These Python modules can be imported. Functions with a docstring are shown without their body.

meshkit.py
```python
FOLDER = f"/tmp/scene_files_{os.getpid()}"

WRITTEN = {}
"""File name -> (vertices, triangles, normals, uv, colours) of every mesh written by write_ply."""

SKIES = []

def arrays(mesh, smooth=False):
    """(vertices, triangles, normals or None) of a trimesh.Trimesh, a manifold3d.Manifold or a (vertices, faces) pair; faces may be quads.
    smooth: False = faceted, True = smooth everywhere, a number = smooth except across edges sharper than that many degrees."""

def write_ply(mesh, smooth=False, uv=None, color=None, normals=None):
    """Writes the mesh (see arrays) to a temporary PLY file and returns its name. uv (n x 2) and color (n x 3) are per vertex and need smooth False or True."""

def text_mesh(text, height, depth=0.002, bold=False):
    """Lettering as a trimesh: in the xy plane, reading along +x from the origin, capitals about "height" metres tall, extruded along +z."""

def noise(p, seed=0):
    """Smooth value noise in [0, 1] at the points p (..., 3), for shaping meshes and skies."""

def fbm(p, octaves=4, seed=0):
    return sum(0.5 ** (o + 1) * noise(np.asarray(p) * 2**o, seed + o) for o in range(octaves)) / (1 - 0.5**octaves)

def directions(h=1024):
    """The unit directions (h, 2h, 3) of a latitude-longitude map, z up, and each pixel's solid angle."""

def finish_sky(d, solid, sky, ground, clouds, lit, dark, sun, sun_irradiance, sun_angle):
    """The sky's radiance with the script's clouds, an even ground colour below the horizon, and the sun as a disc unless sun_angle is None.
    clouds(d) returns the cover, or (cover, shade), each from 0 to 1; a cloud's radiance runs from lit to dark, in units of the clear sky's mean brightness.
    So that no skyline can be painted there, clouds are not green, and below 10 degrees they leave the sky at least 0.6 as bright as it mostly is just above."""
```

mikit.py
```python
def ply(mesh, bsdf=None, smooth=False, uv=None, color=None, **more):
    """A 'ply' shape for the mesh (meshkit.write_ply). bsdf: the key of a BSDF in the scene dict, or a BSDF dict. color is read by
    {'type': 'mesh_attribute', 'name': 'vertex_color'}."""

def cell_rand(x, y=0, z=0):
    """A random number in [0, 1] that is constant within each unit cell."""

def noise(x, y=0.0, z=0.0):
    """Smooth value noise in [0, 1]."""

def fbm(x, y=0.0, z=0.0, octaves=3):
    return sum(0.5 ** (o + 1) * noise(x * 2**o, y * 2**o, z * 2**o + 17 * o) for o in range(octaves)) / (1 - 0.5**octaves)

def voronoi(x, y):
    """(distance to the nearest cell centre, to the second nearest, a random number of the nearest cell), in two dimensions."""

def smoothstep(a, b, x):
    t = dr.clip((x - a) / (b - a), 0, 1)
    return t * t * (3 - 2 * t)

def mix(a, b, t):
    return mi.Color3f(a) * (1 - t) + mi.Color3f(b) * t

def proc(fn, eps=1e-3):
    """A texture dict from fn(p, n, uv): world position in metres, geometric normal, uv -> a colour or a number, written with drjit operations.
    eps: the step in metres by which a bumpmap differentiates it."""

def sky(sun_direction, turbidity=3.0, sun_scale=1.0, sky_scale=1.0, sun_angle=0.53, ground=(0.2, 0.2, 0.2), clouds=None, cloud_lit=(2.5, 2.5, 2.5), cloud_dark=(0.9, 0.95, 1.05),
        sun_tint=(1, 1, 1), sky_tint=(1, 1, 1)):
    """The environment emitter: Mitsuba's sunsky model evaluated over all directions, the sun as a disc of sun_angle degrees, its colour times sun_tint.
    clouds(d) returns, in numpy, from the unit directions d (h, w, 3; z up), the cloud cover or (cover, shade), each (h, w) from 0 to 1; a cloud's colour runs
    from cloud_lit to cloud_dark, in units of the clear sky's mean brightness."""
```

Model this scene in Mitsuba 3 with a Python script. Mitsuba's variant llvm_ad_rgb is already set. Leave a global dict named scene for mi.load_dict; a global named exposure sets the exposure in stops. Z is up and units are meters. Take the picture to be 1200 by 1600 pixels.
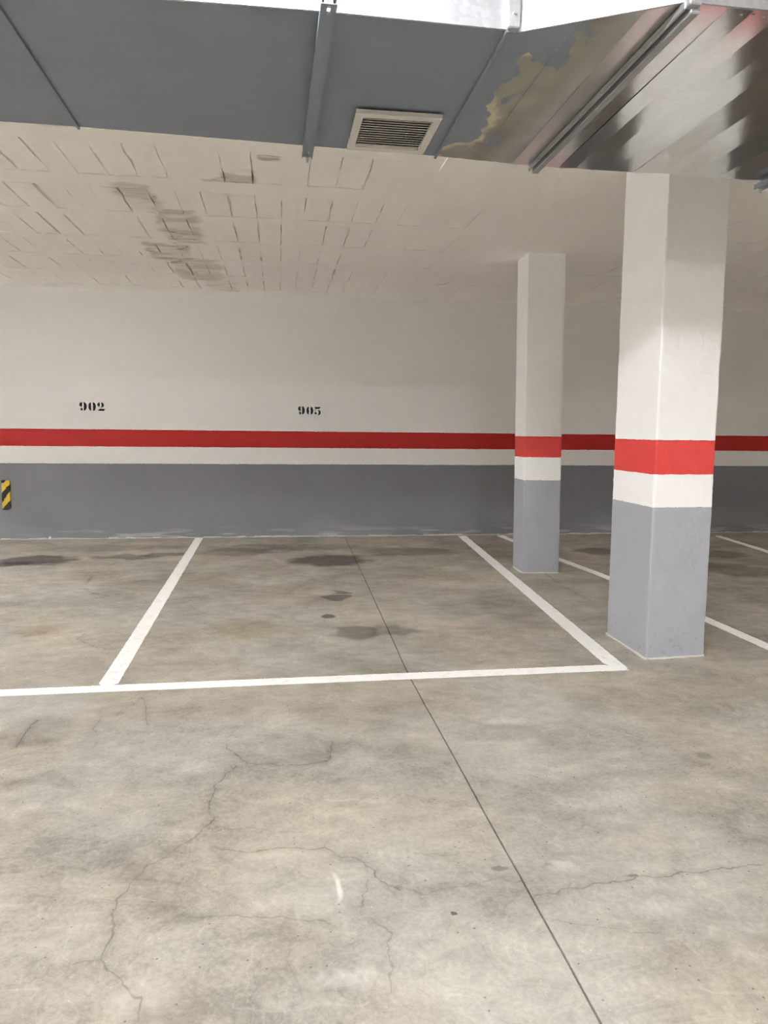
import math, random
import numpy as np, trimesh, mitsuba as mi, drjit as dr, mikit, meshkit
from mikit import proc, noise, fbm, voronoi, smoothstep, mix, cell_rand
from shapely.geometry import Polygon, LineString, box as sbox, Point
from shapely import affinity
from shapely.ops import unary_union

scene, labels = {'type': 'scene'}, {}
random.seed(7); rng = np.random.default_rng(7)

# ------------------------------------------------------------------ camera
CAM_H = 1.3
F_PX, YAW, PITCH, ROLL = 1150.684, 0.142276, 0.109313, -0.010263
cy_, sy_, cp_, sp_ = math.cos(YAW), math.sin(YAW), math.cos(PITCH), math.sin(PITCH)
fw = np.array([sy_ * cp_, cy_ * cp_, -sp_]); rt = np.array([cy_, -sy_, 0]); dn = np.cross(fw, rt)
up = -(-math.sin(ROLL) * rt + math.cos(ROLL) * dn)
scene['camera'] = {'type': 'perspective', 'fov': 2 * math.degrees(math.atan(600 / F_PX)), 'fov_axis': 'x', 'near_clip': 0.05, 'far_clip': 100.0,
                   'to_world': mi.ScalarTransform4f().look_at(origin=[0, 0, CAM_H], target=[float(fw[0]), float(fw[1]), CAM_H + float(fw[2])], up=[float(v) for v in up])}
exposure = 4.48
TUBE = (18.6, 18.8, 19.4)          # radiance of every fluorescent tube
LAMPS = [(-0.45, 0.62, 0), (-6.4, 0.40, 1), (1.3, -3.3, 0), (-4.5, 5.2, 1), (6.6, 1.2, 1)]   # ceiling battens (x, y, 1 = lengthwise along y), all out of the frame

# ------------------------------------------------------------------ sizes of the place
YW, ZC = 9.023, 2.886              # back wall, ceiling
X0, X1, Y0 = -11.0, 11.0, -7.5     # the rest of the garage hall
Z_GREY, Z_WHITE, Z_RED = 0.889, 1.088, 1.287
DZ, DTOP = 2.40, 2.84              # air duct underside and top


def rgb(*c):
    return {'type': 'rgb', 'value': list(map(float, c))}


def two(b):
    return {'type': 'twosided', 'bsdf': b}


def principled(color, rough, metallic=0.0, spec=0.5, **k):
    c = color if isinstance(color, dict) else rgb(*color)
    return two({'type': 'principled', 'base_color': c, 'roughness': rough, 'metallic': metallic, 'specular': spec, **k})


# ------------------------------------------------------------------ materials
STAINS = [  # x, y, rx, ry, depth of tint, brown 0..1
    (-2.36, 7.58, .34, .30, .70, .0), (-2.55, 7.38, .18, .13, .5, .0), (-1.55, 7.70, .33, .15, .45, .1), (-1.20, 7.80, .22, .12, .45, .1),
    (-0.45, 7.94, .40, .26, .32, .3), (0.48, 7.33, .42, .32, .66, .0), (1.40, 7.79, .50, .30, .38, .1), (0.50, 5.84, .08, .07, .5, .1),
    (0.46, 5.66, .11, .09, .55, .1), (0.34, 5.08, .05, .06, .66, .0), (0.49, 4.64, .15, .18, .5, .2), (0.74, 4.66, .17, .14, .36, .3),
    (-1.51, 4.90, .14, .14, .30, 1.), (-0.22, 4.81, .20, .27, .26, 1.), (3.49, 7.63, .26, .24, .5, .0), (4.38, 6.49, .30, .40, .40, .0),
    (4.80, 7.35, .30, .24, .40, .0), (4.1, 5.2, .5, .3, .2, .2), (0.65, 2.005, .026, .013, .42, .0), (0.80, 2.01, .012, .008, .25, .0), (1.03, 1.925, .017, .009, .42, .0),
    (0.463, 1.822, .009, .008, .75, .0), (0.49, 2.81, .2, .08, .12, .2), (1.71, 2.66, .03, .03, .25, .0), (-1.05, 3.25, .16, .17, .22, .2),
    (0.95, 2.95, .2, .10, .13, .2), (-1.25, 2.75, .22, .12, .18, .2), (-0.85, 2.72, .14, .06, .18, .2), (0.35, 3.3, .3, .12, .10, .2),
    (1.6, 3.25, .25, .15, .14, .1), (-.9, 6.3, .5, .25, .14, .3), (1.7, 5.3, .25, .5, .16, .1), (1.0, 6.6, .6, .3, .14, .2), (0.1, 8.2, .9, .25, .22, .2),
    (-1.9, 8.3, .9, .22, .22, .2), (2.6, 7.6, .5, .7, .2, .2)]
PALE = [(0.155, 1.98, .012, .085, .5), (0.30, 2.81, .12, .10, .14), (1.10, 2.36, .22, .09, .16), (0.64, 2.62, .10, .10, .12), (0.84, 1.99, .05, .04, .2), (1.0, 3.1, .12, .05, .2),
        (0.1, 1.92, .22, .10, .10), (1.05, 1.78, .12, .06, .16), (0.15, 1.62, .09, .05, .2), (-.32, 1.62, .10, .06, .14), (-.55, 1.85, .15, .12, .08), (0.5, 2.98, .2, .1, .1)]
CRACKS = [
    (1.0, [(-0.23, 2.99), (-0.13, 2.81), (-0.01, 2.78), (0.10, 2.77), (0.19, 2.79), (0.21, 2.98)]),
    (1.0, [(-0.17, 2.79), (-0.23, 2.68), (-0.25, 2.53), (-0.23, 2.38), (-0.31, 2.24), (-0.40, 2.16), (-0.41, 2.10), (-0.44, 2.03), (-0.46, 1.94), (-0.42, 1.84), (-0.44, 1.76), (-0.36, 1.66), (-0.32, 1.61), (-0.32, 1.55)]),
    (0.8, [(-0.44, 1.76), (-0.47, 1.76), (-0.50, 1.75)]), (0.5, [(-0.22, 2.35), (-0.10, 2.32), (0.07, 2.28)]),
    (1.0, [(-0.20, 2.22), (-0.11, 2.19), (0.02, 2.20), (0.14, 2.17), (0.25, 2.09), (0.28, 2.00), (0.33, 1.94)]),
    (0.7, [(0.25, 2.00), (0.22, 1.87)]), (0.7, [(0.24, 1.83), (0.28, 1.76), (0.27, 1.67), (0.25, 1.57)]),
    (0.8, [(-0.26, 1.90), (-0.15, 1.89), (-0.05, 1.87), (0.04, 1.85), (0.13, 1.83)]), (0.4, [(-0.15, 1.77), (-0.11, 1.78), (-0.07, 1.81)]),
    (1.4, [(-1.07, 3.07), (-1.08, 3.23), (-1.07, 3.36)]), (0.8, [(-0.79, 3.18), (-0.81, 3.33), (-0.81, 3.48)]), (1.0, [(-0.66, 3.59), (-0.58, 3.25)]),
    (0.8, [(-0.75, 3.38), (-0.69, 3.51)]), (0.7, [(-0.22, 3.07), (-0.18, 3.18)]),
    (1.0, [(0.71, 1.87), (0.86, 1.89), (1.03, 1.91), (1.15, 1.91), (1.31, 1.92), (1.45, 1.93)]), (0.6, [(0.29, 1.98), (0.39, 1.92), (0.53, 1.94), (0.67, 1.96)]),
    (0.6, [(0.70, 1.78), (0.81, 1.73), (0.85, 1.71), (0.98, 1.68)]), (1.2, [(-1.61, 6.38), (-1.64, 6.73)]),
    (1.2, [(-1.62, 6.16), (-1.57, 6.18), (-1.45, 5.98), (-1.31, 5.89), (-1.41, 5.81)]), (1.0, [(-1.24, 4.67), (-1.10, 4.50), (-1.01, 4.42), (-0.94, 4.47)]),
    (0.7, [(-1.24, 4.67), (-1.23, 4.80)]), (0.8, [(2.44, 6.44), (2.40, 5.90), (2.40, 5.33)]), (0.6, [(0.02, 6.42), (0.18, 6.13), (0.09, 5.89)])]


def floor_color(p, n, uv):
    x, y = p.x, p.y
    big = fbm(x * 0.9 + 3, y * 0.9 + 5, 0.0, 3)
    mid = fbm(x * 3.1 + 11, y * 4.0 + 2 + big, 1.0, 4)
    sm = fbm(x * 14 + mid * 3, y * 18, 2.0, 3)
    fine = noise(x * 95, y * 95, 3.0)
    grit = noise(x * 260, y * 260, 4.0)
    v = .985 + (big - .5) * .46 + (mid - .5) * .62 + (sm - .5) * .36 + (fine - .5) * .16 + (grit - .5) * .14
    # trowel swirls: thin curved pale and dark lines
    sw = noise(x * 9 + 3 * mid, y * 11 + 4 * big, 7.0)
    sw2 = noise(x * 27 + 5 * mid, y * 31 + 3 * sm, 8.0)
    v += .09 * smoothstep(.035, .0, dr.abs(sw - .5)) - .07 * smoothstep(.03, .0, dr.abs(sw - .36)) + .08 * smoothstep(.05, .0, dr.abs(sw2 - .55)) - .05 * smoothstep(.05, .0, dr.abs(sw2 - .35))
    col = mix((.355, .320, .262), (.345, .324, .282), smoothstep(.35, .65, fbm(x * 1.7, y * 1.7, 9.0, 2))) * v
    wx, wy = x + (fbm(x * 7, y * 7, 5.0, 2) - .5) * .16, y + (fbm(x * 7 + 50, y * 7, 5.0, 2) - .5) * .16
    fx, fy = x + (fbm(x * 60, y * 60, 6.0, 2) - .5) * .012, y + (fbm(x * 60 + 9, y * 60, 6.0, 2) - .5) * .012
    for sx, sy, rx, ry, k, br in STAINS:
        a, b = (wx, wy) if rx > .06 else (fx, fy)
        d = dr.sqrt(dr.square((a - sx) / rx) + dr.square((b - sy) / ry))
        m = smoothstep(1.25, .72, d) * min(.92, k * 1.22) if br < .9 else smoothstep(1.5, .3, d) * min(.6, k * 1.5)
        tint = (1.0, .76, .42) if br > .9 else (.98, .95, .92)
        dark = mi.Color3f(1, 1, 1) * (1 - m) + mi.Color3f(*(t * (.15 if br < .9 else .62) for t in tint)) * m
        col = col * dark
    for sx, sy, rx, ry, k in PALE:
        d = dr.sqrt(dr.square((wx - sx) / rx) + dr.square((fy - sy) / ry))
        m = smoothstep(1.2, .2, d) * k * (.45 + .9 * noise(x * 70, y * 50, 2.0))
        col = mix(col, (.74, .72, .66), dr.clip(m, 0, 1))
    cx, cyy = x + (fbm(x * 22, y * 22, 8.0, 3) - .5) * .035, y + (fbm(x * 22 + 40, y * 22, 8.0, 3) - .5) * .035
    c = mi.Float(0)
    for w, pts in CRACKS:
        for (ax, ay), (bx, by) in zip(pts[:-1], pts[1:]):
            vx, vy = bx - ax, by - ay
            t = dr.clip(((cx - ax) * vx + (cyy - ay) * vy) / (vx * vx + vy * vy), 0, 1)
            d = dr.sqrt(dr.square(cx - ax - t * vx) + dr.square(cyy - ay - t * vy))
            c = dr.maximum(c, w * (.30 * smoothstep(.0042, .0010, d) + .15 * smoothstep(.035, .0, d)))
    col = col * (1 - dr.clip(c, 0, .7) * (.55 + .6 * noise(x * 40, y * 40, 1.0)))
    # pits and flecks
    v1, _, r1 = voronoi(x * 26, y * 26)
    pit = smoothstep(.10, .05, v1) * dr.select(r1 > .94, 1.0, 0.0)
    flk = smoothstep(.08, .03, v1) * dr.select(r1 < .05, 1.0, 0.0)
    col = col * (1 - .5 * pit) + flk * .12
    return col


def wall_white(p, n, uv):
    v = 1 + (fbm(p.x * .8, p.y * .8, p.z * .8, 3) - .5) * .07 + (noise(p.x * 30, p.y * 30, p.z * 30) - .5) * .02
    return mi.Color3f(.84, .825, .805) * v


def wall_grey(p, n, uv):
    v = 1 + (fbm(p.x * 1.1, p.y, p.z * 1.1, 3) - .5) * .16 + (noise(p.x * 25, p.y * 25, p.z * 25) - .5) * .03
    low = smoothstep(.16, .0, p.z) * smoothstep(.50, .72, fbm(p.x * 3.3, 1.0, p.z * 22, 3))
    hazy = smoothstep(.5, .12, p.z) * smoothstep(.45, .75, fbm(p.x * .9 + 4, 2.0, p.z * 2, 2))
    return mix(mi.Color3f(.205, .212, .225) * v, (.50, .50, .51), dr.clip(low * .62 + hazy * .16, 0, 1))


def pillar_white(p, n, uv):
    return mi.Color3f(.89, .88, .86) * (1 + (fbm(p.x * 3, p.y * 3, p.z * 2, 3) - .5) * .05)


def pillar_grey(p, n, uv):
    v = 1 + (fbm(p.x * 6, p.y * 6, p.z * 4, 3) - .5) * .10
    scuff = smoothstep(.30, .0, p.z) * smoothstep(.66, .76, fbm(p.x * 40, p.y * 40, p.z * 28, 2))
    return mix(mi.Color3f(.37, .38, .415) * v, (.13, .13, .14), scuff * .22)


def ceiling_white(p, n, uv):
    x, y = p.x, p.y
    v = 1 + (fbm(x * 1.3, y * 1.3, 0.0, 3) - .5) * .08 + (noise(x * 24, y * 24, 0.0) - .5) * .03
    col = mi.Color3f(.90, .875, .83) * v
    # damp stains where the paint has gone: on two files of blocks, and along a few block ends
    wx = x + (fbm(x * 9, y * 9, 2.0, 2) - .5) * .10
    wy = y + (fbm(x * 9 + 30, y * 9, 2.0, 2) - .5) * .16
    patchy = .35 + .65 * smoothstep(.34, .62, fbm(x * 4 + 1, y * 9, 3.0, 3))
    st = mi.Float(0)
    for a, b, c, d, k in ((-1.08, -.84, 5.18, 5.78, .75), (-.92, -.60, 5.75, 6.72, .95), (-1.16, -.78, 6.78, 7.35, .95), (-1.02, -.55, 7.3, 8.3, .8), (-.75, -.45, 8.3, 8.9, .6)):
        m = smoothstep(a - .03, a + .03, wx) * smoothstep(b + .03, b - .03, wx) * smoothstep(c - .04, c + .04, wy) * smoothstep(d + .04, d - .04, wy)
        st = dr.maximum(st, m * k * patchy)
    for a, b, c, d, k in ((-.36, -.13, 4.84, 5.05, .8), (-.12, .02, 4.55, 4.62, .6), (-.48, -.33, 4.95, 5.06, .6)):
        m = smoothstep(a - .01, a + .02, x) * smoothstep(b + .01, b - .02, x) * smoothstep(c - .02, c + .03, wy) * smoothstep(d + .01, d - .01, y)
        st = dr.maximum(st, m * k)
    col = mix(col, (.40, .355, .28), dr.clip(st * .6, 0, 1))
    edge = st * smoothstep(.045, .0, dr.abs(fbm(x * 3, y * 9, 7.0, 3) - .5)) * smoothstep(.4, .6, noise(x * 6, y * 6, 3.0))
    return mix(col, (.16, .125, .09), dr.clip(edge * .8, 0, 1))


def duct_paint(p, n, uv):
    v = 1 + (fbm(p.x * 1.6, p.y * 1.6, p.z, 3) - .5) * .16 + (noise(p.x * 5, p.y * 40, p.z * 9) - .5) * .05
    chip = smoothstep(.83, .85, fbm(p.x * 17, p.y * 13, p.z * 9, 2))
    return mix(mi.Color3f(.168, .195, .232) * v, (.55, .53, .48), chip * .0)


def peel(p, n, uv):     # 1 where the grey paint still holds on the transition section
    e = .705 + .07 * (2.5 - p.y) + (fbm(p.x * 9, p.y * 6, 1.0, 4) - .5) * .24
    isle = smoothstep(.60, .615, fbm(p.x * 10 + 5, p.y * 6, 3.0, 3)) * smoothstep(.15, .10, p.x - e)
    return dr.clip(smoothstep(.004, -.004, p.x - e) + isle, 0, 1)


def bare_metal(p, n, uv):
    e = .705 + .07 * (2.5 - p.y) + (fbm(p.x * 9, p.y * 6, 1.0, 4) - .5) * .24
    d = p.x - e
    glue = smoothstep(.995, .82, p.x + (fbm(p.x * 3, p.y * 3, 0.0, 2) - .5) * .10)
    flake = smoothstep(.055, .02, d) * smoothstep(.44, .60, fbm(p.x * 11, p.y * 7, 4.0, 3))
    strip = .06 * smoothstep(.72, .80, fbm(p.x * 18, p.y * 50, 6.0, 2))
    c = mix((.62, .615, .60), mi.Color3f(.235, .230, .185) * (1 + (fbm(p.x * 6, p.y * 6, 2.0, 3) - .5) * .7), glue)
    return mix(c, (.55, .49, .38), dr.clip(flake * .85 + strip, 0, 1))


def glue_metallic(p, n, uv):
    return .9 - .75 * smoothstep(.995, .82, p.x + (fbm(p.x * 3, p.y * 3, 0.0, 2) - .5) * .10)


def galvanised(p, n, uv):
    _, _, r = voronoi((p.x + p.z * .3) * 70, (p.y + p.z) * 70)
    v = .90 + .16 * r + (fbm(p.x * 3, p.y * 12, p.z * 3, 3) - .5) * .16
    return mi.Color3f(.47, .485, .51) * v


def bare_sheet(p, n, uv):
    _, _, r = voronoi(p.x * 55, p.y * 55)
    v = .96 + .06 * r + (fbm(p.x * 14, p.y * 3, 0.0, 3) - .5) * .14
    return mi.Color3f(.60, .60, .59) * v


def line_paint(p, n, uv):
    w = smoothstep(.64, .80, fbm(p.x * 30, p.y * 30, 2.0, 3)) * .35 + (fbm(p.x * 4, p.y * 4, 0.0, 3) - .5) * .12
    return mix((.92, .91, .885), (.60, .57, .50), dr.clip(w, 0, 1))


def hazard(p, n, uv):
    s = (p.z - .35) * 1.0 + (p.x + 3.17) * -1.35 + (fbm(p.x * 22, 1.0, p.z * 22, 2) - .5) * .06
    f = s / .19 - dr.floor(s / .19)
    return mix((.62, .43, .03), (.018, .015, .012), smoothstep(.47, .53, f) * smoothstep(1.0, .95, f))


scene.update({
    'm_floor': principled(proc(floor_color), .52, spec=.35),
    'm_joint': principled((.10, .095, .08), .9),
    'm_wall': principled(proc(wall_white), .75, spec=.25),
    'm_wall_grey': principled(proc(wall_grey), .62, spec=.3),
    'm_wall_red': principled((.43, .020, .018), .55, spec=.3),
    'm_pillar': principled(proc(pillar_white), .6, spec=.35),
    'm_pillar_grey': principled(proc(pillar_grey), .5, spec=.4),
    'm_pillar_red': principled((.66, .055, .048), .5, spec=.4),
    'm_ceiling': principled(proc(ceiling_white), .85, spec=.2),
    'm_duct': principled(proc(duct_paint), .48, spec=.4),
    'm_galv': principled(proc(galvanised), .42, metallic=.8),
    'm_flange': principled((.30, .31, .32), .42, metallic=.35),
    'm_sheet': principled(proc(bare_sheet), .14, metallic=1.0),
    'm_peel': two({'type': 'blendbsdf', 'weight': proc(peel), 'bsdf_0': {'type': 'principled', 'base_color': proc(bare_metal), 'metallic': proc(glue_metallic), 'roughness': .24},
                   'bsdf_1': {'type': 'principled', 'base_color': proc(duct_paint), 'roughness': .48, 'specular': .4}}),
    'm_line': principled(proc(line_paint), .6, spec=.3),
    'm_black': principled((.012, .012, .012), .6, spec=.2),
    'm_hazard': principled(proc(hazard), .55),
    'm_grille': principled((.60, .575, .53), .5),
    'm_dark': principled((.02, .02, .022), .9),
    'm_steel': principled((.55, .55, .55), .35, metallic=.9),
    'm_mortar': principled((.60, .58, .54), .9, spec=.2),
    'm_lamp_body': principled((.8, .8, .8), .5),
})


# ------------------------------------------------------------------ helpers
def put(key, mesh, mat, label=None, category=None, group=None, kind=None, smooth=False, **k):
    if mesh is not None:
        scene[key] = mikit.ply(mesh, mat, smooth=smooth, **k) if not isinstance(mesh, dict) else mesh
    lab = {n: v for n, v in (('label', label), ('category', category), ('group', group), ('kind', kind)) if v}
    if lab:
        labels[key] = lab
    return key


def num(name, i):
    return name if i == 0 else '%s_%03d' % (name, i)


def bx(x0, x1, y0, y1, z0, z1):
    b = trimesh.creation.box((x1 - x0, y1 - y0, z1 - z0)); b.apply_translation(((x0 + x1) / 2, (y0 + y1) / 2, (z0 + z1) / 2))
    return b


def cat(*m):
    return trimesh.util.concatenate(list(m))


def prism(poly, z0, z1):
    gs = getattr(poly, 'geoms', [poly])
    out = []
    for g in gs:
        m = trimesh.creation.extrude_polygon(g, z1 - z0, engine='earcut'); m.apply_translation((0, 0, z0)); out.append(m)
    return cat(*out)


def chamfer_box(x0, x1, y0, y1, z0, z1, c):
    pts = []
    for sx, xa in ((1, x0), (-1, x1)):
        for sy, ya in ((1, y0), (-1, y1)):
            for sz, za in ((1, z0), (-1, z1)):
                pts += [(xa, ya + sy * c, za + sz * c), (xa + sx * c, ya, za + sz * c), (xa + sx * c, ya + sy * c, za)]
    return trimesh.convex.convex_hull(np.array(pts))


def cyl(p, q, r, n=12):
    return trimesh.creation.cylinder(radius=r, segment=[p, q], sections=n)


def wobble(line, amp, freq, seed, step=.03):
    """points of a polyline resampled and shaken sideways by a little noise"""
    L = LineString(line); n = max(2, int(L.length / step)); out = []
    for i in range(n + 1):
        p = L.interpolate(i / n, normalized=True)
        k = amp if 0 < i < n else 0
        out.append((p.x + k * (meshkit.noise(np.array([p.x * freq, p.y * freq, seed])) - .5) * 2, p.y + k * (meshkit.noise(np.array([p.x * freq + 31, p.y * freq, seed])) - .5) * 2))
    return out


# ------------------------------------------------------------------ floor: two slabs and the sawn joint between them
joint = [(.80, YW), (.745, 6.35), (.683, 3.74), (.692, 2.5), (.70, 1.6), (.70, Y0)]
jl = wobble(joint, .0012, 6, 1, .08)
put('floor', bx(X0 - .2, X1 + .2, Y0 - .2, YW + .2, -.20, -.010), 'm_joint', kind='structure', label='grey concrete garage floor with oil stains and cracks')
left = Polygon([(x - .0032, y) for x, y in jl] + [(X0, Y0), (X0, YW)]).buffer(0)
right = Polygon([(x + .0032, y) for x, y in jl] + [(X1, Y0), (X1, YW)]).buffer(0)
put('floor__slab', prism(left, -.010, 0.0), 'm_floor')
put('floor__slab_001', prism(right, -.010, 0.0), 'm_floor')

# ------------------------------------------------------------------ walls
put('wall_back', bx(X0 - .2, X1 + .2, YW, YW + .2, -.2, ZC + .2), 'm_wall', kind='structure', label='white plastered back wall with red stripe and grey lower part')
put('wall_left', bx(X0 - .2, X0, Y0 - .2, YW, -.2, ZC + .2), 'm_wall', kind='structure')
put('wall_right', bx(X1, X1 + .2, Y0 - .2, YW, -.2, ZC + .2), 'm_wall', kind='structure')
put('wall_front', bx(X0, X1, Y0 - .2, Y0, -.2, ZC + .2), 'm_wall', kind='structure')


def paint_strip(z0, z1, seed, amp=.002):
    """a coat of paint on the back wall with slightly uneven upper and lower edge"""
    xs = np.arange(-7, 8.001, .05)
    f = lambda s: amp * 2 * (meshkit.fbm(np.stack([xs * 7, xs * 0 + s, xs * 0], -1), 3) - .5)
    a, b = z0 + (f(seed) if z0 > .01 else 0 * xs), z1 + f(seed + 5)
    pts = [(x, z) for x, z in zip(xs, a)] + [(x, z) for x, z in zip(xs[::-1], b[::-1])]
    m = prism(Polygon(pts), 0, .0012)
    m.apply_transform([[1, 0, 0, 0], [0, 0, -1, YW], [0, 1, 0, 0], [0, 0, 0, 1]])
    return m


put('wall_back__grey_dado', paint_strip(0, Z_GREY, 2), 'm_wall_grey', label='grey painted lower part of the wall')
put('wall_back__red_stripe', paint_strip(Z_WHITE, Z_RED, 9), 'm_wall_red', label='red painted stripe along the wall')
ed = []
for i in range(150):
    a = -7 + i * .1
    h = .006 + .012 * rng.random() ** 2
    ed.append(bx(a, a + .1, YW - .004 - .010 * rng.random(), YW, 0, h))
put('wall_back__mortar_edge', cat(*ed), 'm_mortar', kind='stuff', label='crumbly pale mortar edge at the foot of the wall')
ch = trimesh.creation.icosphere(2, 1.0); ch.vertices *= (.014, .012, .020); ch.vertices += (rng.random((len(ch.vertices), 3)) - .5) * .006; ch.apply_translation((-2.66, YW - .016, .017))
put('plaster_chip', ch, 'm_wall', 'small white plaster chip on the floor at the foot of the grey wall', 'plaster chip')

# ------------------------------------------------------------------ ceiling: concrete with pockets, a clay block in each
GROUP_W, ROWS = .715, [(3.76, 4.30), (4.49, 5.045), (5.285, 5.845), (5.97, 6.595), (6.78, 7.31), (7.49, 8.04), (8.20, 8.77)]
pockets, cells = [], []
for k in range(-7, 9):
    gx = -.522 + GROUP_W * k
    for r, (ya, yb) in enumerate(ROWS):
        xc = gx + .275
        if xc > .75 and yb < 5.1: continue                     # the solid strip over the pillars
        if 1.2 < xc < 2.95 and yb < 7.4: continue              # and the solid head around the two pillars
        if abs(xc) > 5.6: continue
        pockets.append(sbox(gx, ya, gx + .553, yb))
        for c in range(3):
            cells.append((k, r, c, gx + .1843 * c, gx + .1843 * (c + 1), ya, yb))
plate = sbox(X0 - .2, Y0 - .2, X1 + .2, YW + .2).difference(unary_union(pockets))
put('ceiling', cat(prism(plate, ZC, ZC + .03), bx(X0 - .2, X1 + .2, Y0 - .2, YW + .2, ZC + .03, ZC + .2)), 'm_ceiling', kind='structure', label='white painted ceiling of clay blocks between joists')


def gap(seed, strength):
    g = random.random()
    if g < .40 * (1.25 - strength): return [0.0] * 5
    w = random.uniform(.005, .0115) * strength
    a = [max(0.0, w * (1 + random.uniform(-.7, .6))) for _ in range(5)]
    for _ in range(random.choice((0, 1, 1, 2))): a[random.randrange(5)] = 0.0
    if random.random() < .45: a[random.choice((0, 4))] = 0.0
    return a


for i, (k, r, c, xa, xb, ya, yb) in enumerate(cells):
    s = 1.0 if k <= 1 else (1.1 if k >= 5 else .6)
    t = (0, .25, .5, .75, 1)
    L, R = gap(0, s), gap(1, s * .8)
    T = [min(3.2 * g, .026) for g in gap(2, s)]
    B = [0.0] * 5 if random.random() < .7 else gap(3, s * .5)
    if c == 0: L = gap(0, s * .7)
    pts = [(xa + g, ya + B[0] + (yb - T[-1] - ya - B[0]) * u) for g, u in zip(L, t)]
    pts += [(xa + L[-1] + (xb - R[-1] - xa - L[-1]) * u, yb - T[j]) for j, u in enumerate(t) if 0 < j < 4]
    pts += [(xb - g, ya + B[-1] + (yb - T[-1] - ya - B[-1]) * u) for g, u in zip(R[::-1], t[::-1])]
    pts += [(xb - R[0] + (xa + L[0] - xb + R[0]) * u, ya + B[4 - j]) for j, u in enumerate(t) if 0 < j < 4]
    poly = Polygon(pts).buffer(0)
    put(num('ceiling__block', i), prism(poly, ZC + random.uniform(-.0016, .0012), ZC + .029), 'm_ceiling')

# solid strip over the pillars, a little lower than the blocks
band = Polygon([(.98, Y0), (.98, 4.6), (1.08, 4.90), (X1, 4.92), (X1, Y0)])
put('ceiling__pillar_strip', prism(band, ZC - .009, ZC + .002), 'm_ceiling', label='smooth ceiling strip over the pillars')
rm = cat(*[cyl((.125 + random.uniform(-.001, .001), 5.30 + .15 * i, ZC), (.125 + random.uniform(-.001, .001), 5.45 + .15 * i, ZC), .0022, 6) for i in range(10)])
put('ceiling__joist_seam', rm, 'm_ceiling')

# ------------------------------------------------------------------ pillars


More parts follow.
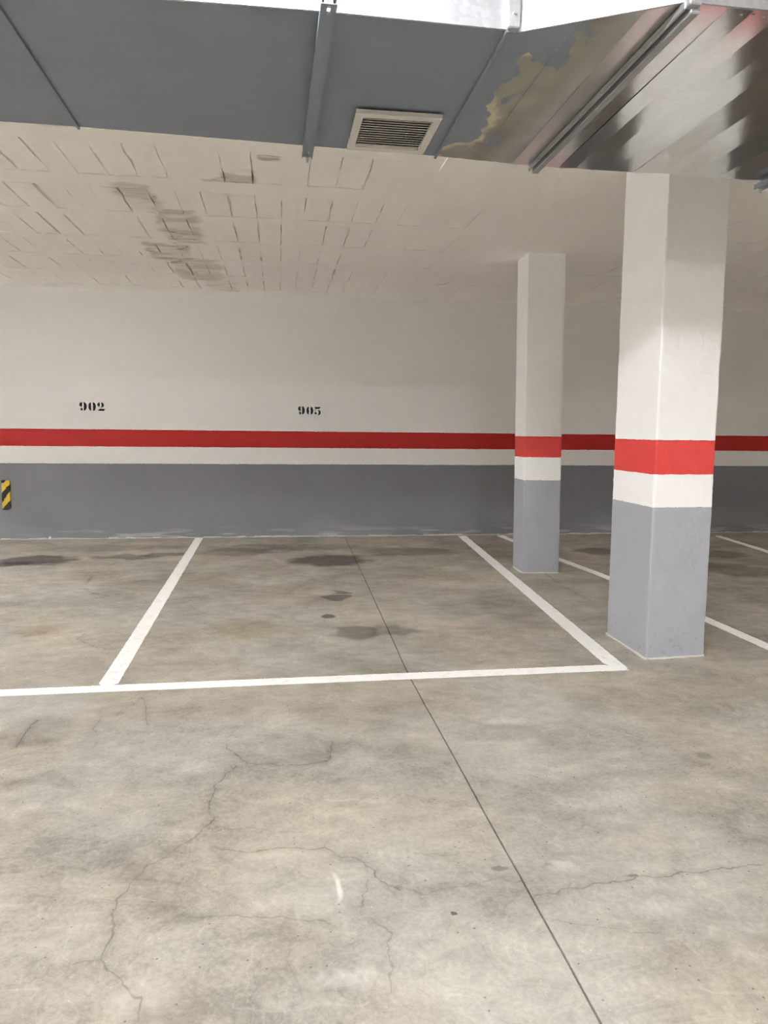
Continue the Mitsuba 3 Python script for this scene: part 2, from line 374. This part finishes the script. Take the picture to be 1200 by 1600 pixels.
def pillar(key, corners, lean, top, step, amp, bands, label, foot):
    labels[key] = {'label': label, 'category': 'pillar', 'group': 'painted concrete pillars'}
    poly = Polygon(corners).buffer(-.007).buffer(.007, quad_segs=3)
    ring = poly.exterior
    n = int(ring.length / step)
    P = np.array([ring.interpolate(i / n, normalized=True).coords[0] for i in range(n)])
    Pn = np.roll(P, -1, 0) - np.roll(P, 1, 0); N = np.stack([Pn[:, 1], -Pn[:, 0]], -1); N /= np.linalg.norm(N, axis=1, keepdims=True)
    if Polygon(P).exterior.is_ccw is False: N = -N
    ang = np.arange(n) * step
    edges = [0.0] + [b for b, _, _ in bands]
    per = []
    for j, (zt, mat, name) in enumerate(bands):
        z0, z1 = edges[j], zt
        m = max(2, int((z1 - z0) / step))
        g = np.linspace(0, 1, m + 1)
        jag = lambda z, s: 0 * ang if z in (0.0, top) else (.0034 if amp > .003 else .0020) * 2 * (meshkit.fbm(np.stack([ang * 25, ang * 0 + s, ang * 0], -1), 3) - .5)
        za, zb = z0 + jag(z0, z0 * 31), z1 + jag(z1, z1 * 31)
        Z = za[None] + (zb - za)[None] * g[:, None]
        XY = np.repeat(P[None], m + 1, 0)
        V = np.concatenate([XY, Z[..., None]], -1)
        h = (meshkit.fbm(V * np.array([55, 55, 38]), 3, 3) - .5) * amp + (meshkit.fbm(V * np.array([9, 9, 6]), 2, 8) - .5) * amp * 2.2
        wgt = np.where(N[:, 1] < -.5, 1.0, .42)[None]            # the side towards the drive is the roughest
        V[..., :2] += N[None] * (h * wgt)[..., None]
        V[..., 0] += lean * V[..., 2]
        a = (np.arange(m)[:, None] * n + np.arange(n)[None]); b = (np.arange(m)[:, None] * n + (np.arange(n)[None] + 1) % n)
        F = np.concatenate([np.stack([a, b, b + n], -1).reshape(-1, 3), np.stack([a, b + n, a + n], -1).reshape(-1, 3)])
        if not Polygon(P).exterior.is_ccw: F = F[:, ::-1]
        put(key + '__' + name, trimesh.Trimesh(V.reshape(-1, 3), F, process=False), mat, {'grey_base': 'grey painted lower part', 'white_band': 'narrow white band under the red one', 'red_band': 'red painted band', 'shaft': 'white painted upper shaft'}[name], smooth=40)
    ext = [(p[0] + N[i, 0] * o, p[1] + N[i, 1] * o) for i, (p, o) in enumerate(zip(P, foot * (.25 + 1.3 * meshkit.fbm(np.stack([ang * 14, ang * 0 + 3, ang * 0], -1), 3) ** 2)))]
    put(key + '__mortar_foot', prism(Polygon(ext).buffer(0).difference(poly.buffer(-.01)), 0, .010), 'm_mortar', 'crumbly pale mortar edge at the floor')


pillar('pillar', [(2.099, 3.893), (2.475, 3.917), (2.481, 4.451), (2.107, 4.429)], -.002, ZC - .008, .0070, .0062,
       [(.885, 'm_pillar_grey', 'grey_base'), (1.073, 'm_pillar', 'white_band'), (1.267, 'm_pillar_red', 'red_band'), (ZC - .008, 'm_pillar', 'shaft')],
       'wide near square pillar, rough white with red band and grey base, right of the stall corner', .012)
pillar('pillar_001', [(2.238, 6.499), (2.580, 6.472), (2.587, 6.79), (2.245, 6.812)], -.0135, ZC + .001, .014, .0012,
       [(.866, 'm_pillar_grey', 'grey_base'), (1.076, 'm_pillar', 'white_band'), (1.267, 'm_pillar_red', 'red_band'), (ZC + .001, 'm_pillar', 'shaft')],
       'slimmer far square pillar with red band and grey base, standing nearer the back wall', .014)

# ------------------------------------------------------------------ painted parking lines


def line_thing(key, poly, label):
    ring = Polygon(wobble(list(poly.exterior.coords), .0016, 18, 4, .05))
    put(key, prism(ring.buffer(0), 0.0, .0014), 'm_line', label, 'parking line', 'white lines painted on the garage floor')


front = Polygon([(-6.2, 3.715), (-1.381, 3.780), (1.817, 3.823), (1.916, 3.722), (-1.348, 3.686), (-6.2, 3.62)])
sideL = Polygon([(-.999, 8.985), (-.9165, 3.7865), (-.821, 3.788), (-.908, 8.985)])
sideR = Polygon([(2.222, 8.94), (1.819, 3.8245), (1.9175, 3.7235), (2.326, 8.94)])
line_thing('parking_line', front, 'long white line across the front of the stalls, from the left edge to the corner')
line_thing('parking_line_001', sideL, 'white side line between the stalls of 902 and 905')
line_thing('parking_line_002', sideR, 'white side line right of stall 905, ending at the corner by the near pillar')
cl = LineString([(2.765, 8.95), (2.80, 8.4), (2.863, 7.22), (2.945, 6.32), (2.985, 4.80), (2.985, 3.75)]).buffer(.046, cap_style=2)
line_thing('parking_line_003', cl, 'white line passing behind both pillars towards the right edge')
cr = LineString([(5.60, 8.72), (5.42, 7.45), (5.15, 5.6), (5.0, 3.75)]).buffer(.046, cap_style=2)
line_thing('parking_line_004', cr, 'short far white line by the wall at the right edge of the picture')

# ------------------------------------------------------------------ stall numbers stencilled on the wall


def half(cx, cy, rx, ry, side):
    t = np.linspace(-math.pi / 2, math.pi / 2, 17)
    return Polygon([(cx + side * rx * math.cos(a), cy + ry * math.sin(a)) for a in t])


def nine(x0, y0, s=1.0, w=1.0):
    a = half(312, 292, 80, 67, -1); b = half(355, 345, 82, 120, 1)
    tail = Polygon([(256, 405), (266, 390), (318, 386), (326, 412), (322, 440), (312, 466), (285, 458), (266, 438)])
    g = unary_union([a, b, tail])
    return affinity.translate(affinity.scale(affinity.translate(g, -232, -225), w, s, origin=(0, 0)), x0, y0)


def zero(x0, y0, s=1.0, w=1.0):
    g = unary_union([half(552, 347, 72, 118, -1), half(603, 347, 80, 120, 1)])
    return affinity.translate(affinity.scale(affinity.translate(g, -480, -228), w, s, origin=(0, 0)), x0, y0)


two_ = unary_union([Polygon([(715, 292), (728, 262), (750, 240), (780, 228), (791, 260), (792, 300), (784, 330), (768, 346), (742, 336), (722, 316)]),
                    Polygon([(822, 228), (858, 236), (890, 260), (903, 295), (896, 330), (872, 356), (838, 374), (806, 382), (832, 345), (838, 300), (834, 260)]),
                    Polygon([(728, 462), (752, 430), (785, 404), (830, 402), (866, 410), (920, 400), (912, 440), (894, 465), (850, 462), (790, 462)])])
five = unary_union([Polygon([(735, 264), (790, 272), (880, 260), (872, 285), (846, 312), (800, 324), (729, 320)]), Polygon([(732, 340), (752, 352), (756, 372), (736, 378)]),
                    Polygon([(806, 345), (850, 352), (882, 380), (890, 420), (876, 460), (842, 486), (800, 490), (822, 465), (828, 420), (822, 375)]), Point(748, 440).buffer(33)])


def digit(key, shp, x0, z0, s, ox, oy):
    poly = affinity.affine_transform(shp, [s, 0, 0, -s, x0 - ox * s, z0 + oy * s])
    m = prism(poly.buffer(0), 0, .0009)
    m.apply_transform([[1, 0, 0, 0], [0, 0, -1, YW], [0, 1, 0, 0], [0, 0, 0, 1]])
    put(key, m, 'm_black')


labels['stall_number'] = {'label': 'black stencilled stall number 902 on the white wall, the left one', 'category': 'number', 'group': 'stall numbers'}
for i, g in enumerate((nine(232, 225), zero(480, 228), two_)):
    digit('stall_number__' + num('digit', i), g, -2.290, 1.600, .000411, 222.8, 222.8)
labels['stall_number_001'] = {'label': 'black stencilled stall number 905 on the white wall, above the middle stall', 'category': 'number', 'group': 'stall numbers'}
for i, g in enumerate((nine(268, 255, .915, .90), zero(498, 260, .91, .91), five)):
    digit('stall_number_001__' + num('digit', i), g, .235, 1.594, .00044, 274, 240)

# ------------------------------------------------------------------ hazard strip on the wall, far left
hz = chamfer_box(-3.168, -3.076, YW - .022, YW - .001, .352, .692, .005)
put('hazard_strip', hz, 'm_hazard', 'small yellow and black striped guard on the grey wall at the left edge', 'hazard strip')

# ------------------------------------------------------------------ air duct
labels['air_duct'] = {'label': 'large rectangular sheet metal air duct under the ceiling, grey painted and bare at the right', 'category': 'air duct'}
yn = lambda x: float(np.interp(x, [-9, -.72, .12, .62, .665, 1.035, 1.06, 9], [2.12, 2.10, 2.082, 2.09, 2.095, 1.893, 1.889, 1.905]))
yf = lambda x: float(np.interp(x, [-9, -.72, .12, .62, 1.045, 2.1, 9], [2.95, 2.973, 3.015, 3.035, 3.075, 3.077, 3.08]))
SECT = [(-9.0, -2.06), (-2.06, -.722), (-.722, .628), (.628, 1.045), (1.045, 2.9), (2.9, 9.0)]
VX0, VX1, VY0, VY1 = .268, .568, 2.632, 2.987
for i, (a, b) in enumerate(SECT):
    xs = sorted({a, b, *[v for v in (.665, 1.035, .12) if a < v < b]})
    poly = Polygon([(x, yn(x)) for x in xs] + [(x, yf(x)) for x in xs[::-1]])
    if i == 2: poly = poly.difference(sbox(VX0 + .022, VY0 + .03, VX1 - .022, VY1 - .03))
    if i < 3:
        put('air_duct__' + num('underside_panel', i), prism(poly, DZ, DZ + .004), 'm_duct', 'grey painted underside panel')
    else:
        # bare sheets: lengthwise strips between faint fold lines, each a hair out of level
        cuts = {3: [a, .72, .80, .88, .955, b], 4: [a, 1.16, 1.235, 1.312, 1.40, 1.49, 1.618, 1.75, 1.882, 1.99, 2.12, 2.3, 2.5, 2.7, b], 5: list(np.arange(a, b - .1, .3)) + [b]}[i]
        V, F = [], []
        for c0, c1 in zip(cuts[:-1], cuts[1:]):
            tilts = {3: (0, .2, -.3, .9, -1.0), 4: (.3, -.9, 1.0, -.2, .5, -1.0, .9, -.6, .8, -1.0, .5, -.5, .6, -.4)}.get(i, (0,))
            tl = tilts[cuts.index(c0) % len(tilts)] * math.radians(2.4) * (c1 - c0) / 2
            sub = sorted({c0, c1, *[v for v in (.665, 1.035) if c0 < v < c1]})
            ty = random.uniform(-.0022, .0022)
            for s0, s1 in zip(sub[:-1], sub[1:]):
                o = len(V)
                for x in (s0, s1):
                    zz = DZ + tl * (1 - 2 * (x - c0) / (c1 - c0))
                    for u in np.linspace(0, 1, 7):
                        V.append((x, yn(x) + (yf(x) - yn(x)) * u, zz + ty * math.sin(math.pi * u) + .0016 * (meshkit.noise(np.array([x * 3, u * 5, i])) - .5)))
                for q in range(6):
                    F += [(o + q, o + q + 1, o + 8 + q), (o + q, o + 8 + q, o + 7 + q)]
        m = trimesh.Trimesh(V, F, process=False)
        put('air_duct__' + num('underside_panel', i), m, 'm_peel' if i == 3 else 'm_sheet', 'underside panel with peeling grey paint over bare metal' if i == 3 else 'bare shiny metal underside panel', smooth=.5)
    near = Polygon([(x, yn(x)) for x in xs] + [(x, yn(x) + .004) for x in xs[::-1]])
    put('air_duct__' + num('side_panel', i), prism(near, DZ, DTOP), 'm_galv', 'bare galvanised side panel')
    far = Polygon([(x, yf(x) - .004) for x in xs] + [(x, yf(x)) for x in xs[::-1]])
    put('air_duct__' + num('rear_panel', i), prism(far, DZ + .004, DTOP), 'm_galv')
    put('air_duct__' + num('top_panel', i), prism(Polygon([(x, yn(x)) for x in xs] + [(x, yf(x)) for x in xs[::-1]]), DTOP, DTOP + .003), 'm_galv')
    lip = Polygon([(x, yn(x) - .007) for x in xs] + [(x, yn(x)) for x in xs[::-1]])
    put('air_duct__' + num('seam_lip', i), prism(lip, DZ - .002, DZ + .020), 'm_galv', 'folded seam along the lower edge')
# flanges where two sections meet
for i, (x, w, drop, mat) in enumerate(((-2.06, .012, .010, 'm_duct'), (-.722, .010, .009, 'm_duct'), (.628, .010, .010, 'm_duct'), (1.052, .044, .030, 'm_flange'), (2.9, .044, .030, 'm_flange'))):
    a, b = yn(x) - .010, yf(x) + .006
    fl = chamfer_box(x - w / 2, x + w / 2, a, b, DZ - drop, DZ - .0005, .002)
    if w > .02: fl = cat(chamfer_box(x - .004, x + w / 2, a, b, DZ - drop, DZ - .0005, .003), chamfer_box(x - w / 2, x - .014, a, b, DZ - drop * .7, DZ - .0005, .002))
    put('air_duct__' + num('flange', i), fl, mat, 'flange rib across the underside')
    cx = x + (.012 if i == 2 else 0)
    ww = .034
    col = chamfer_box(cx - ww / 2, cx + ww / 2, yn(x) - .028, yn(x) + .001, DZ - drop * .6, DTOP + .01, .003)
    put('air_duct__' + num('flange_upright', i), col, 'm_galv', 'galvanised flange on the side')
    for q, z in enumerate((DZ + .03, DZ + .22, DZ + .40)):
        put('air_duct__' + num('flange_bolt', 3 * i + q), cyl((cx, yn(x) - .036, z), (cx, yn(x) - .027, z), .006, 6), 'm_steel')
for i, x in enumerate((1.21, 1.245, 1.275, 1.305, 1.40, 1.52)):
    s = trimesh.creation.icosphere(2, .0045); s.vertices[:, 2] *= .5; s.apply_translation((x, yn(x) + .028, DZ - .002))
    put('air_duct__' + num('rivet', i), s, 'm_steel', smooth=True)

# ------------------------------------------------------------------ grille under the duct
labels['vent_grille'] = {'label': 'pale metal ventilation grille with thin slats, set in the underside of the duct', 'category': 'vent grille'}
out = sbox(VX0, VY0, VX1, VY1); inn = sbox(VX0 + .026, VY0 + .036, VX1 - .026, VY1 - .034)
tilt = mi.ScalarTransform4f()
fr = prism(out.difference(inn), DZ - .016, DZ - .010)
lipo = prism(inn.buffer(.003, join_style=2).difference(inn.buffer(-.001, join_style=2)), DZ - .015, DZ - .005)
rim = prism(out.difference(out.buffer(-.004, join_style=2)), DZ - .012, DZ - .002)
gm = cat(fr, lipo, rim)
drop = lambda m: (m.vertices.__setitem__((slice(None), 2), m.vertices[:, 2] - .012 * np.clip((VY1 - m.vertices[:, 1]) / (VY1 - VY0), 0, 1) ** 2 * np.clip(1 - np.abs((m.vertices[:, 0] - .40) / .3), 0, 1)), m)[1]
put('vent_grille__frame', drop(gm), 'm_grille', 'flat pale frame')
NS = 13
for i in range(NS):
    y = VY0 + .036 + (VY1 - VY0 - .070) * (i + .5) / NS
    s = chamfer_box(-.126, .126, -.006, .006, -.0012, .0012, .0004)
    s.apply_transform(trimesh.transformations.rotation_matrix(math.radians(31), (1, 0, 0)))
    s.apply_translation(((VX0 + VX1) / 2, y, DZ - .006))
    put('vent_grille__' + num('slat', i), drop(s), 'm_grille')
for i, (x, y) in enumerate(((VX1 - .013, VY0 + .10), (VX0 + .013, VY0 + .10))):
    s = trimesh.creation.icosphere(2, .0045); s.vertices[:, 2] *= .4; s.apply_translation((x, y, DZ - .0165))
    put('vent_grille__' + num('screw', i), drop(s), 'm_steel', smooth=True)

# ------------------------------------------------------------------ trapeze hangers under the duct


def hanger(key, xn, xf, ya, yb, label):
    labels[key] = {'label': label, 'category': 'duct hanger', 'group': 'hangers carrying the duct'}
    w, h, t = .041, .021, .0025
    L = yb - ya
    slots = [Point(0, .012).buffer(.0045).union(Point(0, .040).buffer(.0045)).convex_hull, Point(0, L - .055).buffer(.0045).union(Point(0, L - .025).buffer(.0045)).convex_hull]
    base = prism(sbox(-w / 2, 0, w / 2, L).difference(unary_union(slots)), 0, t)
    walls = cat(bx(-w / 2, -w / 2 + t, 0, L + .022, 0, h), bx(w / 2 - t, w / 2, 0, L + .022, 0, h), bx(-w / 2 + t, -w / 2 + .009, 0, L, h - t, h), bx(w / 2 - .009, w / 2 - t, 0, L, h - t, h))
    ang = math.atan2(xf - xn, L)
    M = trimesh.transformations.translation_matrix((xn, ya, DZ - h - .011)) @ trimesh.transformations.rotation_matrix(-ang, (0, 0, 1))
    ch = cat(base, walls); ch.apply_transform(M)
    put(key + '__channel', ch, 'm_duct', 'grey painted slotted steel channel')
    for i, (x, y) in enumerate(((xn, ya + .018), (xf, yb + .006))):
        z0 = DZ - h - .012
        put(key + '__' + num('threaded_rod', i), cyl((x, y, z0 - .016 if i else z0 + .006), (x, y, ZC), .0045), 'm_steel', smooth=40)
        nz = z0 + (.0 if i else .012)
        nut = cyl((x, y, nz - .007), (x, y, nz), .0075, 6)
        put(key + '__' + num('nut', i), nut, 'm_steel')


hanger('duct_hanger', .132, .117, 1.985, 3.045, 'grey steel channel hanger crossing under the painted part of the duct')
hanger('duct_hanger_001', 2.10, 2.09, 1.80, 3.084, 'dark hanger end peeping out under the duct at the right edge')

# ------------------------------------------------------------------ ceiling lamps behind and beside the camera
WHERE = ('nearest to the camera, across the drive', 'to the left of the camera', 'across the drive behind the camera', 'far left near the back wall', 'to the right beyond the pillars')
for i, (x, y, way) in enumerate(LAMPS):
    k = num('batten_lamp', i)
    labels[k] = {'label': 'white twin-tube ceiling batten lamp outside the picture, ' + WHERE[i], 'category': 'lamp', 'group': 'ceiling batten lamps'}
    zc = ZC - (.010 if x > .98 else 0)
    M = trimesh.transformations.translation_matrix((x, y, zc)) @ trimesh.transformations.rotation_matrix(math.pi / 2 * way, (0, 0, 1))
    mv = lambda m: m.apply_transform(M)
    put(k + '__housing', mv(chamfer_box(-.64, .64, -.09, .09, -.05, 0, .006)), 'm_lamp_body')
    for j, t in enumerate((-.055, .055)):
        put(k + '__' + num('tube', j), mv(cyl((-.60, t, -.085), (.60, t, -.085), .014, 16)), 'm_lamp_body', smooth=40, emitter={'type': 'area', 'radiance': rgb(*TUBE)})
        for q, e in enumerate((-1, 1)):
            put(k + '__' + num('socket', 2 * j + q), mv(chamfer_box(min(.60 * e, .625 * e), max(.60 * e, .625 * e), t - .02, t + .02, -.11, -.05, .003)), 'm_lamp_body')
